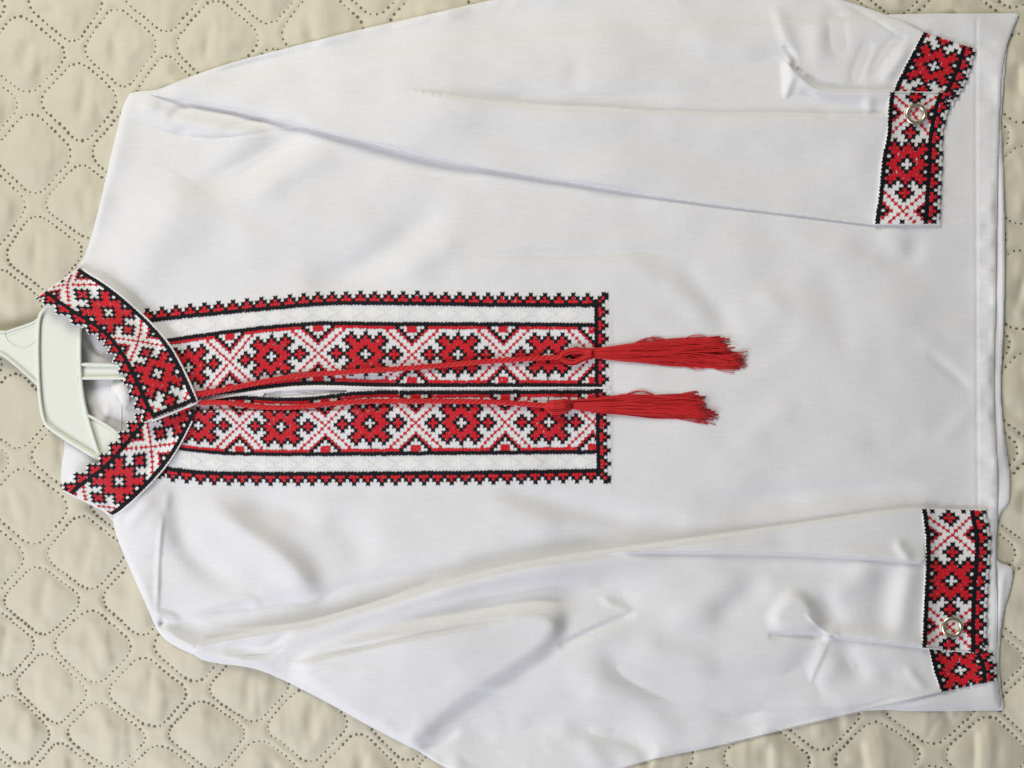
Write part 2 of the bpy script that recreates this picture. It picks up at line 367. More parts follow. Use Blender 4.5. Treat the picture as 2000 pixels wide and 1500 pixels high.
R([(1440,720),(1500,680),(1560,640)], -.7, 22); R([(1450,880),(1500,820),(1560,790)], .6, 24); R([(1600,520),(1640,600),(1650,700)], -.6, 34)
R([(1810,690),(1850,720),(1895,760)], -.8, 10); R([(1780,640),(1840,690),(1890,710)], .5, 14); R([(1680,860),(1740,880),(1800,840)], -.8, 22); R([(1830,870),(1870,830),(1900,800)], .6, 12)
R([(1240,600),(1300,640),(1400,650)], .5, 20); R([(1480,560),(1540,620)], .6, 16)
HF = R.sum()
Tm = (1.3*mm+2.4*mm*smooth((1900-GX)/160.))*(1-.93*smooth((58-np.abs(DSL))/58.))
hang = np.zeros_like(GX)
ridge(hang, [(215,600),(300,480),(380,360)], 4.0, 60); ridge(hang, [(215,900),(280,990),(320,1080)], 3.0, 55)
DFc = np.minimum(DF, -DSL+1.0)
sup = blur(TOP, 20)
ZF = sup+.9*mm+Tm*dome(DF, 15)+(HF*GAIN+hang+.7*mm*vnoise(170, 120, 31)+.22*mm*vnoise(85, 60, 34)+.04*mm*vnoise(50, 36, 32)+.012*mm*vnoise(17, 12, 33))*smooth(DF/14.)
slope = smooth((14-np.abs(DSL+0))/14.); ZF += .12*mm*np.exp(-(DSL/7.)**2)*(DSL < 1)
insert = smooth((1192-GX)/9.)*smooth((GY-560)/40.)*smooth((965-GY)/40.)
ZF += .35*mm*insert+.05*mm*insert*vnoise(11, 11, 35)
ZF = np.maximum(ZF, blur(TOP, 5)+.45*mm)
TOP = np.where(DF > 0, np.maximum(TOP, ZF), TOP)
ZFRONT = ZF

# ---- sleeves
HU_ = np.zeros_like(GX); HL_ = np.zeros_like(GX)
def sleeve_z(D, Hs, Tmap, seed, rim):
    s1 = blur(TOP, 10); s2 = np.maximum(s1, blur(TOP, 34)); 
    m_ = smooth(D/30.)
    return np.maximum(blur(TOP, 5)+.45*mm, s1*(1-m_)+s2*m_+.5*mm*smooth((GX-262)/90.)+Tmap*(.55+.45*dome(D, rim))+(Hs*GAIN+.7*mm*vnoise(170, 90, seed)+.26*mm*vnoise(95, 60, seed+5)+.04*mm*vnoise(50, 34, seed+1)+.012*mm*vnoise(17, 12, seed+2))*smooth(D/12.))
R = Folds()
R([(870,188),(960,205),(1050,211),(1150,214.5),(1280,219),(1400,221),(1520,223.5),(1630,227),(1740,229.5)], 1.8, 2.4, 56, taper=False)
R([(880,180),(1000,197),(1120,203),(1260,208),(1400,212),(1560,212),(1700,215)], -3.2, 26, 9)
R([(1100,175),(1130,150),(1120,110)], -.7, 16); R([(1380,130),(1450,150),(1530,140)], -1.0, 26); R([(1330,60),(1420,90),(1500,110)], .8, 24)
R([(1512,10),(1530,62),(1546,100),(1552,122)], 1.1, 14, 9); R([(1530,88),(1541,98),(1550,112),(1554,132)], -1.4, 5, 5)
patch(HU_, [(1534,118),(1546,112),(1552,124),(1548,138),(1536,136)], 2.0, 5)
R([(1556,134),(1562,140),(1572,144)], -1.2, 4)
R([(1552,142),(1543,160),(1534,190),(1526,212)], 1.6, 7, 8); R([(1515,120),(1508,150),(1520,190)], -1.2, 12)
R([(1554,140),(1572,158),(1590,172),(1612,177.5),(1660,179),(1742,180.5)], 2.4, 2.4, 22, taper=False)
R([(1570,146),(1590,160),(1612,170),(1645,174),(1690,175)], -1.6, 7, 4)
R([(1566,176),(1585,200),(1605,218),(1630,224)], -1.8, 9, 7); R([(1640,215),(1690,218),(1730,222)], -.7, 6, 5)
R([(1630,10),(1632,70),(1640,110)], -1.3, 12); R([(1600,30),(1596,90),(1604,130)], .9, 14); R([(1666,170),(1676,130),(1700,80)], -1.1, 10); R([(1700,150),(1735,90),(1770,66)], -1.0, 9); R([(1720,165),(1755,120),(1775,85)], 1.1, 9)
R([(1646,6),(1690,28),(1735,56),(1770,78)], -.6, 3, 4); R([(1690,190),(1700,205),(1690,224)], 1.0, 9)
R([(1100,350),(1250,320),(1400,330)], .5, 30); R([(1400,330),(1500,300),(1620,310)], -.4, 40); R([(1640,260),(1680,330),(1700,400)], .4, 30)
R([(400,160),(600,120),(800,90)], -.9, 34); R([(330,180),(420,190),(520,205)], .8, 14)
R([(600,180),(750,215),(880,250)], .5, 40)
HU = HU_+R.sum()
TU = (1.8+3.4*np.exp(-((GX-760)/330.)**2)*smooth((GY-120)/120.)-.9*smooth((GX-1150)/350))*mm
TU *= .05+.95*smooth((GX-262)/150.)
ZU = sleeve_z(DU, HU, TU, 41, 10)
TOPU = np.where(DU > 0, np.maximum(TOP, ZU), TOP)

R = Folds()
patch(HL_, [(560,1296),(700,1250),(850,1222),(1000,1190),(1075,1186),(1102,1215),(1070,1272),(985,1330),(905,1382),(852,1425),(806,1462),(713,1420),(640,1380)], 5.2, 15)
R([(1090,1262),(1020,1310),(940,1362),(870,1408),(840,1440)], -1.8, 10, 14)
R([(820,1455),(860,1446),(884,1432),(893,1418)], -1.2, 6, 8)
R([(1090,1262),(1170,1225),(1240,1196)], -1.5, 5, 10)
R([(480,1262),(620,1222),(760,1180),(983,1114),(1180,1090),(1300,1078)], 3.0, 12, 26)
R([(560,1294),(677,1272),(823,1240),(900,1228),(1000,1205)], -1.5, 8, 4)
R([(650,1232),(760,1212),(900,1186),(1000,1168),(1100,1160),(1190,1152)], -2.2, 18, 20)
R([(387,1262),(493,1243),(560,1226),(610,1216)], 1.4, 5, 8); R([(440,1268),(510,1268),(545,1250),(570,1232)], -1.8, 6, 8)
R([(470,1282),(520,1278),(560,1262)], -1.0, 3, 4); R([(400,1284),(470,1292),(540,1300)], 1.0, 8)
R([(1172,1164),(1195,1182),(1235,1194)], .9, 8, 6); R([(1160,1140),(1205,1155),(1240,1185)], -.9, 18)
R([(1182,1265),(1196,1298),(1250,1325),(1330,1345),(1420,1362),(1480,1400)], -2.0, 20, 18)
R([(1240,1255),(1320,1285),(1400,1300)], .9, 26)
R([(1110,1310),(1180,1350),(1250,1380),(1330,1440)], 1.4, 26, 24); R([(1110,1425),(1190,1428),(1250,1452),(1280,1475)], -1.6, 16, 14)
R([(1130,1440),(1165,1480),(1185,1510)], .9, 16); R([(900,1430),(1000,1430),(1100,1418)], -1.2, 20, 24)
R([(1400,1395),(1450,1415),(1500,1425)], -.7, 16)
R([(1390,1215),(1440,1168),(1500,1140)], -1.1, 26, 22); R([(1300,1220),(1380,1190),(1450,1130)], .8, 28)
R([(1150,1079),(1277,1076.5),(1400,1078),(1500,1079),(1583,1082),(1700,1089),(1800,1097)], 2.0, 30, 2.4, taper=False)
R([(1300,1050),(1420,1050),(1560,1040),(1700,1020)], .4, 20); R([(1500,1062),(1560,1060)], -.5, 16); R([(1750,1055),(1766,1080),(1780,1092)], 1.2, 9)
R([(1400,1100),(1550,1110),(1680,1115)], -.8, 14)
patch(HL_, [(1503,1205),(1530,1170),(1556,1152),(1580,1185),(1606,1228),(1575,1236),(1520,1232)], 2.4, 8)
R([(1560,1158),(1585,1192),(1618,1236)], .9, 8, 6); R([(1572,1196),(1598,1224),(1622,1243)], .6, 4, 4); R([(1596,1160),(1622,1195),(1640,1228)], -1.2, 18)
R([(1500,1240),(1560,1238),(1618,1243)], -1.5, 4, 9); patch(HL_, [(1612,1236),(1634,1238),(1632,1250),(1614,1250)], 1.4, 5)
R([(1634,1242),(1680,1248),(1740,1254),(1815,1263)], 2.0, 26, 2.4, taper=False)
R([(1620,1250),(1604,1284),(1590,1314),(1576,1356)], .6, 4, 13); R([(1640,1256),(1662,1284),(1690,1330)], -1.3, 14, 22); R([(1600,1250),(1570,1290),(1550,1340)], -.8, 20)
R([(1600,1340),(1630,1300),(1650,1290)], .8, 14); R([(1570,1320),(1600,1370),(1640,1385)], -.8, 12)
R([(1784,1085),(1772,1130),(1764,1180),(1754,1250)], 1.2, 16, 12); R([(1738,1105),(1722,1160),(1715,1240)], -1.0, 22); R([(1715,1100),(1680,1130),(1620,1170)], .9, 22)
R([(1770,1300),(1790,1330),(1810,1345)], .8, 9); R([(1730,1300),(1750,1340)], -.6, 12)
R([(1450,1440),(1600,1402),(1760,1362),(1830,1342)], -.6, 3, 3)
HL = HL_+R.sum()
TL = (1.8+2.0*np.exp(-((GX-760)/320.)**2)+.5*smooth((GX-1200)/300))*mm
ZL = sleeve_z(DL, HL*1.2, TL, 51, 11)
TOPA = np.where(DL > 0, np.maximum(TOPU, ZL), TOPU)

# ================================================================== BUILD BEDSPREAD
def tag(o, label, cat, group=None):
    o['label'] = label; o['category'] = cat
    if group: o['group'] = group
bx = np.concatenate([np.arange(-900, -165, 7.), np.arange(-165, 2170, 4.5), np.arange(2170, 2900, 7.)])
by = np.concatenate([np.arange(-800, -165, 7.), np.arange(-165, 1675, 4.5), np.arange(1675, 2300, 7.)]); BX, BY = np.meshgrid(bx, by)
def mirror(v, lo, hi): q = np.mod(v-lo, 2*(hi-lo)); return lo+np.where(q > hi-lo, 2*(hi-lo)-q, q)
def bed_z(X, Y):
    ins = (X > -170) & (X < 2175) & (Y > -170) & (Y < 1680)
    x, y = unwarp(X, Y); e = idw(x, y, AP); a, b = hom(Hi, (x-e[..., 0]-1000)/1000, (y-e[..., 1]-750)/1000)
    return np.where(ins, sample(BED, X, Y), puff(a, b)+sample(BEDN, mirror(X, -170., 2170.), mirror(Y, -170., 1675.)))
bz = bed_z(BX, BY); V = plan(BX, BY, bz).reshape(-1, 3)
ix = np.arange(BX.size).reshape(BX.shape)
Q = np.stack([ix[:-1, :-1], ix[1:, :-1], ix[1:, 1:], ix[:-1, 1:]], -1).reshape(-1, 4)
# its borders hang down far outside the picture
ring = np.concatenate([ix[0, :-1], ix[:-1, -1], ix[-1, :0:-1], ix[:0:-1, 0]])
o2 = V[ring]*np.array([1.02, 1.02, 1])+np.array([0, 0, -.12]); n0 = len(V); L = len(ring); a = np.arange(L); b = (a+1) % L
Q = np.vstack([Q, np.stack([ring[b], ring[a], n0+a, n0+b], -1)])
bedo = link('bedspread', mesh('bedspread', np.vstack([V, o2]), Q), None, [M['bed']])
tag(bedo, 'beige quilted bedspread with dotted lattice seams lying under the white shirt', 'bedspread')
dots = Bag()
th = []
for k in range(4):   # contour of one quilted cell in its own units
    pass
hw, hh = LA/2-GAP, LB/2-GAP
cont = []
for (cx, cy, a0) in ((hw-RAD, hh-RAD, 0), (-hw+RAD, hh-RAD, 90), (-hw+RAD, -hh+RAD, 180), (hw-RAD, -hh+RAD, 270)):
    for q in range(0, 91, 10): cont.append((cx+RAD*math.cos(math.radians(a0+q)), cy+RAD*math.sin(math.radians(a0+q))))
cont.append(cont[0]); cont = np.array(cont)
covered = np.maximum(np.maximum(DF, DB), np.maximum(DU, DL))
ang = np.arange(7)*2*math.pi/7
for I in range(-20, 28):
    for J in range(-30, 22):
        cx, cy = cell_to_plan(np.array(float(I)), np.array(float(J)))
        if not (-820 < cx < 2820 and -720 < cy < 2220): continue
        P = resample(cont, 10.4+.6*((I*7+J*3) % 3-1))[:-1]
        X, Y = cell_to_plan(I+P[:, 0]/LA, J+P[:, 1]/LB)
        X = X+rng.normal(0, .5, X.shape); Y = Y+rng.normal(0, .5, Y.shape)
        ok = (sample(covered, X, Y) <= 14) & (X > -880) & (X < 2880) & (Y > -780) & (Y < 2280); X, Y = X[ok], Y[ok]
        n = len(X)
        if not n: continue
        r = ((.86+.22*np.sin(X/71.+Y/113.)*np.cos(Y/57.-X/160.))*rng.uniform(2.4, 3.7, n)*np.where(rng.random(n) < .25, .78, 1))[:, None]; e = rng.uniform(.85, 1.15, n)[:, None]; x = X[:, None]; y = Y[:, None]
        px = np.hstack([x, x+r*e*np.cos(ang), x+.55*r*np.cos(ang)]); py = np.hstack([y, y+r/e*np.sin(ang), y+.55*r*np.sin(ang)])
        z = bed_z(px, py)+np.r_[-.02, np.full(7, .10), np.full(7, .2)]*mm
        z[:, 0] = z[:, 8:].mean(1)-.05*mm
        V = plan(px, py, z).reshape(-1, 3); k = np.arange(7); k2 = (k+1) % 7; off = (15*np.arange(n))[:, None, None]
        T = np.stack([np.zeros(7, int), 8+k2, 8+k], -1); Qd = np.stack([8+k, 8+k2, 1+k2, 1+k], -1)
        dots.add(V, (Qd[None]+off).reshape(-1, 4), (T[None]+off).reshape(-1, 3))
dots.make('seam_dots', bedo, [M['dot']], 'stuff')

# ================================================================== SHIRT
shirt = bpy.data.objects.new('embroidered_shirt', None); S.collection.objects.link(shirt)
shirt.location = (0, 0, 0)
tag(shirt, 'white long sleeved shirt with red and black cross-stitch bands laid on the bedspread', 'shirt')
back = sheet('back_panel', DB, ZB, M['cotton'], shirt, .5*mm)
front = sheet('front_panel', DFc, ZF, M['cotton'], shirt, .7*mm)
s_up = sheet('sleeve', DU, ZU, M['cotton'], shirt, TU*.55+.3*mm, 5.)
s_lo = sheet('sleeve', DL, ZL, M['cotton'], shirt, TL*.55+.3*mm, 5.)

# ---- cross-stitch charts: (u, v) -> (colour, element)
star_black = {(6,0),(5,1),(4,2),(5,3),(6,4),(5,5),(4,6),(3,5),(2,4),(1,5),(0,6),(2,0),(1,1),(0,2)}
star_red = {0:(3,4,5), 1:(2,3,4), 2:(1,2,3), 3:(0,1,2,3,4), 4:(0,1,3,4,5), 5:(0,4)}
def chart_cell(u, r, full):
    """colour and element of the cell in column u, row r; stars stand every 26 columns"""
    k = math.floor((u+13)/26); c = u-26*k; ac, ar = abs(c), abs(r)
    if ar > (9 if full else 5): return None
    if full and ar == 9: return ('k', 'line')
    if (ac, ar) in star_black and (full or ar <= 5): return ('k', ('star', k))
    if ac in star_red.get(ar, ()): return ('r', ('star', k))
    sd = 1 if c > 0 else -1; dc = abs(ac-8)
    if dc+ar <= 1: return ('r', ('diamond', k, sd))
    if dc+ar == 2 and not (ac == 6 and ar == 0): return ('k', ('diamond', k, sd))
    lc = 13-ac
    if lc == ar and ar <= 7: return ('r', 'lattice')
    if 0 <= lc <= 4:
        if ar == 3+lc: return ('r', 'lattice')
        if ar == 4+lc: return ('k', 'lattice')
    if full and ar in (7, 8) and lc <= 1: return ('r', ('block', k, sd, 1 if r > 0 else -1))
    if full and ar == 8 and lc >= 5: return ('r', 'lattice')
    return None
def teeth_cell(u, r, ph=0):
    p = (u-ph+1) % 4-1
    if r == 0: return ('k', 'line')
    if r == 1: return ('r', ('tooth', (u-ph+1)//4)) if p in (-1, 0, 1) else ('k', 'line')
    if r == 2: return None if p == 2 else (('r', ('tooth', (u-ph+1)//4)) if p == 0 else ('k', 'line'))
    if r == 3: return ('k', 'line') if p == 0 else None
class Ribbon:
    """band between an O edge (v = v0) and an I edge (v = v1); rows of (u, O, I)"""
    def __init__(s, rows, v0, v1):
        rows = sorted(rows, key=lambda q: q[0]); s.u = np.array([q[0] for q in rows], float)
        s.O = np.array([q[1] for q in rows], float); s.I = np.array([q[2] for q in rows], float); s.v0, s.v1 = v0, v1
        s.mO = s.slopes(s.O); s.mI = s.slopes(s.I)
    def slopes(s, P):
        if len(P) < 3: return np.gradient(P, s.u, axis=0)
        return np.gradient(P, s.u, axis=0)
    def herm(s, P, m, u):
        k = np.clip(np.searchsorted(s.u, u)-1, 0, len(s.u)-2); h = (s.u[k+1]-s.u[k])[..., None]
        t = np.clip((u-s.u[k])[..., None]/h, -.3, 1.3); t2, t3 = t*t, t*t*t
        return (2*t3-3*t2+1)*P[k]+(t3-2*t2+t)*h*m[k]+(-2*t3+3*t2)*P[k+1]+(t3-t2)*h*m[k+1]
    def xy(s, u, v):
        u = np.asarray(u, float); v = np.asarray(v, float); f = ((v-s.v0)/(s.v1-s.v0))[..., None]
        p = s.herm(s.O, s.mO, u)*(1-f)+s.herm(s.I, s.mI, u)*f
        return p[..., 0], p[..., 1]
def stitch_cells(bag, rib, cells, zf, lift=.16*mm):
    col = {'r': 0, 'k': 1}
    get = lambda u, v: cells.get((u, v), (None,))[0]
    us, vs, hs, mis = [], [], [], []
    for (u, v), (c, e) in cells.items():
        pu = [0]; pv = [0]; hh_ = [.30]
        for (du, dv) in ((-1,-1),(0,-1),(1,-1),(1,0),(1,1),(0,1),(-1,1),(-1,0)):
            if du and dv:
                q = rng.uniform(.66, .74) if get(u+du, v+dv) == c and c is not None and get(u+du, v) != c and get(u, v+dv) != c else rng.uniform(.64, .75) if c == 'k' else rng.uniform(.54, .63)
                if c == 'r' and rng.random() < .30: q = .37
                pu.append(du*q); pv.append(dv*q); hh_.append(rng.uniform(.10, .34))
            else:
                q = .53 if get(u+du, v+dv) == c else (rng.uniform(.41, .51) if c == 'k' else rng.uniform(.29, .41))
                if get(u+du, v+dv) not in (None, c): q = .48
                pu.append(du*q); pv.append(dv*q); hh_.append(rng.uniform(.02, .12))
        us.append(u+np.array(pu)+rng.normal(0, .06)); vs.append(v+np.array(pv)+rng.normal(0, .06)); hs.append([h+(.10 if c == 'k' else 0) for h in hh_]); mis.append(col[c])
    if not us: return
    us = np.array(us); vs = np.array(vs); hs = np.array(hs)*mm
    X, Y = rib.xy(us, vs); z = zf(us, vs, X, Y)+hs+lift
    V = plan(X, Y, z).reshape(-1, 3); n = len(us)
    k = np.arange(8); T = np.stack([np.zeros(8, int), 1+(k+1) % 8, 1+k], -1)
    TT = (T[None]+9*np.arange(n)[:, None, None]).reshape(-1, 3)
    bag.T.append(TT+bag.n); bag.mt += list(np.repeat(mis, 8)); bag.V.append(V); bag.n += len(V)
NAMES = {'star': 'star_motif', 'diamond': 'diamond_motif', 'block': 'block_motif', 'tooth': 'tooth_motif'}
def embroider(rib, cells, zf, base_name, parent, base=None):
    """lines and lattice as one part (or as children of a cloth base), every motif its own mesh"""
    groups = {}
    for key, (c, e) in cells.items(): groups.setdefault(e if isinstance(e, tuple) else 'ground', {})[key] = (c, e)
    def build(sub, name, par):
        bag = Bag(); st_ = {k: cells[k] for k in sub}
        # neighbours are looked up in the whole chart so edges meet
        stitch_part(bag, rib, st_, cells, zf)
        return bag.make(name, par, [M['red'], M['black']], None if name != base_name else 'stuff', False)
    host = base
    g = groups.pop('ground', None)
    if g:
        o = build(g, base_name, parent if base is None else base)
        if base is None: host = o
    for e, sub in groups.items(): build(sub, NAMES[e[0]], host)
    return host
def stitch_part(bag, rib, sub, cells, zf):
    class View(dict):
        pass
    full = cells; keep = View(sub)
    keep.get = lambda k, d=None: full.get(k, d)
    stitch_cells(bag, rib, keep, zf)

# ---- front bands: lie on the front panel
zfront = lambda u, v, X, Y: sample(ZFRONT, X, Y)
def px_rows(tops, bots, stars):
    """rows of a front band from its two edge curves; stars: x of star centres at u = 26 k"""
    tx, ty = np.array(tops, float).T; bx_, by_ = np.array(bots, float).T
    ks = np.array([k for k, _ in stars], float)*26; xs = np.array([x for _, x in stars], float)
    uu = np.arange(ks[0]-30, ks[-1]+20, 6.5); rows = []
    for u in uu:
        if u < ks[0]: x = xs[0]+(u-ks[0])*(xs[1]-xs[0])/26
        elif u > ks[-1]: x = xs[-1]+(u-ks[-1])*(xs[-1]-xs[-2])/26
        else: x = np.interp(u, ks, xs)
        rows.append((u, (x, np.interp(x, tx, ty)), (x, np.interp(x, bx_, by_))))
    return rows
def smooth_line(P): return resample(chaikin(P, 3, False), 8)
neck = chaikin([(216,566),(259,599),(299,635),(335,685),(360,728),(384,785),(367,836),(346,876),(310,927),(274,966)], 2, False)
def neck_x(y): return np.interp(y, neck[:, 1], neck[:, 0])
up_top = smooth_line([(250,672),(326,661.5),(403,651),(470,642),(537,634.5),(630,627),(739,629.5),(873,630),(1007,630),(1100,631),(1200,632)])
up_bot = smooth_line([(300,790),(387,776),(430,771),(483,764),(530,757),(590,751),(660,752),(739,755),(873,755.5),(1007,755),(1200,756)])
lo_top = smooth_line([(300,788),(390,779),(430,775),(482,773.5),(523,776.5),(557,777.5),(607,776),(643,771),(670,767.5),(700,765),(739,763),(873,763.5),(1200,762)])
lo_bot = smooth_line([(250,862),(320,874),(350,879),(430,888.5),(537,890.5),(739,889.5),(873,888),(1007,887),(1200,886)])
def front_band(tops, bots, stars, xend):
    rib = Ribbon(px_rows(tops, bots, stars), -9.5, 9.5); cells = {}
    for u in range(stars[0][0]*26-14, stars[-1][0]*26+20):
        for v in range(-9, 10):
            c = chart_cell(u, v, True)
            if not c: continue
            X, Y = rib.xy(np.array([float(u)]), np.array([float(v)]))
            if X[0] > xend or X[0] < neck_x(Y[0])-14: continue
            cells[(u, v)] = c
    return rib, cells
bands = []
for tops, bots, stars in ((up_top, up_bot, [(0,368),(1,528.5),(2,714),(3,894.5),(4,1071)]), (lo_top, lo_bot, [(0,387),(1,548),(2,722),(3,901),(4,1072)])):
    rib, cells = front_band(tops, bots, stars, 1163 if tops is up_top else 1166.5)
    b = embroider(rib, cells, zfront, 'embroidered_band', shirt); bands.append(b)
    # loose thread ends beside the stars
    out = 1 if tops is lo_top else -1
    bg = Bag()
    for k in range(1, 5):
        for sg in (out, -out):
            uu = 26*k+np.array([0, .15, .35, .5]) if sg == out else 26*k+np.array([0, -.25, -.3, -.05])
            vv = sg*np.array([6.0, 6.9, 7.4, 7.75]); X, Y = rib.xy(uu, vv); z = sample(ZFRONT, X, Y)+.45*mm
            bg.add(*tube(plan(X, Y, z), .22*mm, 5), mi=0)
    bg.make('loose_stitch', b, [M['black']], 'stuff')

# ---- toothed borders of the front
def border(line, out, x0, x1, n, name='embroidered_border', drop=False):
    """line: centre curve of the black row; out: +1 teeth towards larger Y"""
    L = np.array(line, float); rows = []; N = n*4
    for u in np.linspace(0, N, 3*n):
        x = x0+(x1-x0)*u/N; y = np.interp(x, L[:, 0], L[:, 1])
        rows.append((u, (x, y-out*3.4), (x, y+out*23)))
    rib = Ribbon(rows, -.5, 3.5); cells = {}
    for u in range(0, N+1):
        for v in range(4):
            c = teeth_cell(u, v, 2)
            if c: 
                X, Y = rib.xy(np.array([float(u)]), np.array([float(v)]))
                if X[0] < neck_x(Y[0])-14: continue
                cells[(u, v)] = c
    return embroider(rib, cells, zfront, name, shirt)
bl_up = smooth_line([(250,632),(299,624),(340,620),(403,613.5),(470,607),(537,601),(590,596),(643,592),(739,591.5),(953,595),(1156,596),(1200,596)])
bl_lo = smooth_line([(250,903),(300,910),(327,916),(365,921),(403,924.5),(537,926),(739,925),(953,923.5),(1167,919.5),(1200,919)])
b1 = border(bl_up, -1, 274, 1161, 32); b2 = border(bl_lo, 1, 296, 1168, 32)
# end border: two halves either side of the opening
def end_border(P0, P1, n):
    P0 = np.array(P0, float); P1 = np.array(P1, float); rows = []; N = 4*n
    for u in (0, N/2, N):
        c = P0+(P1-P0)*u/N; rows.append((u, (c[0]-3.4, c[1]), (c[0]+23.5, c[1])))
    rib = Ribbon(rows, -.5, 3.5); cells = {}
    for u in range(0, N+1):
        for v in range(4):
            c = teeth_cell(u, v, 2)
            if c: cells[(u, v)] = c
    return embroider(rib, cells, zfront, 'embroidered_border', shirt)
b3 = end_border((1164.5, 596), (1165.5, 754), 6); b4 = end_border((1166.5, 763), (1169, 919), 6)
# corner teeth
for (cx, cy, sx) in ((1164.5, 595, -1), (1169, 920, 1)):
    rib = Ribbon([(0, (cx, cy), (cx, cy+sx*20)), (3, (cx+20, cy), (cx+20, cy+sx*20))], 0, 3)
    cells = {(1,1):'r',(2,2):'r',(3,3):'k',(1,2):'k',(2,1):'k',(3,2):'k',(2,3):'k',(1,0):'k',(0,1):'k',(0,0):'k'}
    cells = {k: (c, ('tooth', 0)) for k, c in cells.items()}
    embroider(rib, cells, zfront, 'tooth_motif', b3 if sx < 0 else b4, b3 if sx < 0 else b4)

# ---- white satin-stitch diamonds between the lines
def satin(line_y, host, x0=352, x1=1150, pitch=47.5):
    x = x0
    while x < x1:
        y = line_y(x)
        if x > neck_x(y)+22:
            bag = Bag(); n = 13; hwid = 21
            for k in range(n):
                q = (k-(n-1)/2)/((n-1)/2); xx = x+q*hwid; hl = max(1.0, 12.5*(1-abs(q))+.6)+rng.uniform(-.8, .8)
                ww = hwid/(n-1)*1.05
                px = np.array([xx-ww, xx, xx+ww]*5); py = np.repeat(y+hl*np.array([-1, -.6, 0, .6, 1]), 3)
                hz = np.array([0, .12, 0, .3, .55, .3, .4, .75, .4, .3, .55, .3, 0, .12, 0])*(.55+.45*(1-abs(q)))*rng.uniform(.8, 1.2)
                z = sample(ZFRONT, px, py)+(.05+.48*hz)*mm
                qd = [(3*r+c, 3*r+c+1, 3*r+c+4, 3*r+c+3) for r in range(4) for c in range(2)]
                bag.add(plan(px, py, z), np.array(qd)[:, ::-1])
            bag.make('satin_diamond', host, [M['satin']])
        x += pitch*rng.uniform(.98, 1.02)
y1 = lambda x: .5*(np.interp(x, up_top[:, 0], up_top[:, 1])+np.interp(x, bl_up[:, 0], bl_up[:, 1]))
y2 = lambda x: .5*(np.interp(x, lo_bot[:, 0], lo_bot[:, 1])+np.interp(x, bl_lo[:, 0], bl_lo[:, 1]))
satin(lambda x: y1(x)+1, bands[0]); satin(lambda x: y2(x)-1, bands[1], 372)

# ---- white edge of the opening
bag = Bag()
P = resample(smooth_line([(388,783),(430,777),(483,768),(530,761.5),(590,756),(660,755.5),(739,758.5),(873,758.5),(1007,758),(1192,757.5)]), 5)
wv = np.array([-3.6, -1.5, 1.2, 3.2]); X = np.repeat(P[:, :1], 4, 1); Y = P[:, 1:]+wv*np.interp(P[:, 0], [388, 640, 740, 1190], [1.0, 1.0, .8, .7])[:, None]
Z = sample(blur(ZFRONT, 6), X, Y)+np.array([.25, .6, .6, .1])*mm
k = np.arange(len(P)-1)[:, None]*4+np.arange(3)[None]
bag.add(plan(X, Y, Z).reshape(-1, 3), np.stack([k, k+4, k+5, k+1], -1).reshape(-1, 4))
bag.make('opening_edge', shirt, [M['band']])

# ================================================================== CUFFS
def cuff_ribbon(name, rows, u0, u1, host, zf, thick=1.0*mm, teeth_ph=0, scallop=.4, parent=None):
    """cloth strip with its embroidery; returns the strip"""
    rib = Ribbon(rows, -6.6, 9.6)
    us = np.arange(u0, u1+1e-6, (u1-u0)/math.ceil((u1-u0)/.5)); vs = np.r_[-6.6, np.arange(-6.2, 9.3, .7), 9.6]
    # the toothed edge follows the teeth of the chart
    UU, VV = np.meshgrid(us, vs, indexing='ij')
    tooth = np.abs((UU-teeth_ph+2) % 4-2); VE = np.where(VV > 6.5, 6.5+(VV-6.5)*(3.3-scallop*np.clip(tooth-.35, 0, 2))/3.1, VV)
    X, Y = rib.xy(UU, VE)
    Z = zf(UU, VE, X, Y)
    eu = np.minimum(UU-u0, u1-UU); ev = np.minimum(VV+6.6, 9.6-VV); Z = Z-.45*mm*np.exp(-(np.minimum(eu, ev)/.5)**2)
    V = plan(X, Y, Z).reshape(-1, 3); a_, b_ = X.shape; idx = np.arange(a_*b_).reshape(a_, b_)
    Q = np.stack([idx[:-1, :-1], idx[1:, :-1], idx[1:, 1:], idx[:-1, 1:]], -1).reshape(-1, 4)
    rg = np.concatenate([idx[0, :-1], idx[:-1, -1], idx[-1, :0:-1], idx[:0:-1, 0]])
    Vb = plan(X.ravel()[rg], Y.ravel()[rg], Z.ravel()[rg]-thick)
    n0 = len(V); L = len(rg); a = np.arange(L); b = (a+1) % L
    n1 = n0+L
    SK = np.stack([rg[a], rg[b], n0+b, n0+a], -1)
    # underside
    VU = plan(X, Y, Z-thick).reshape(-1, 3); QU = (Q+n1)[:, ::-1]
    o = link(name, mesh(name, np.vstack([V, Vb, VU]), np.vstack([Q, SK, QU])), parent or shirt, [M['band']])
    cells = {}
    for u in range(math.ceil(u0+.3), math.floor(u1-.3)+1):
        cells[(u, -6)] = ('k', 'line')
        for v in range(-5, 6):
            c = chart_cell(u, v, False)
            if c: cells[(u, v)] = c
        for v in range(4):
            c = teeth_cell(u, v, teeth_ph)
            if c: cells[(u, 6+v)] = c
    embroider(rib, cells, zf, 'cross_stitch_ground', None, o)
    return o, rib
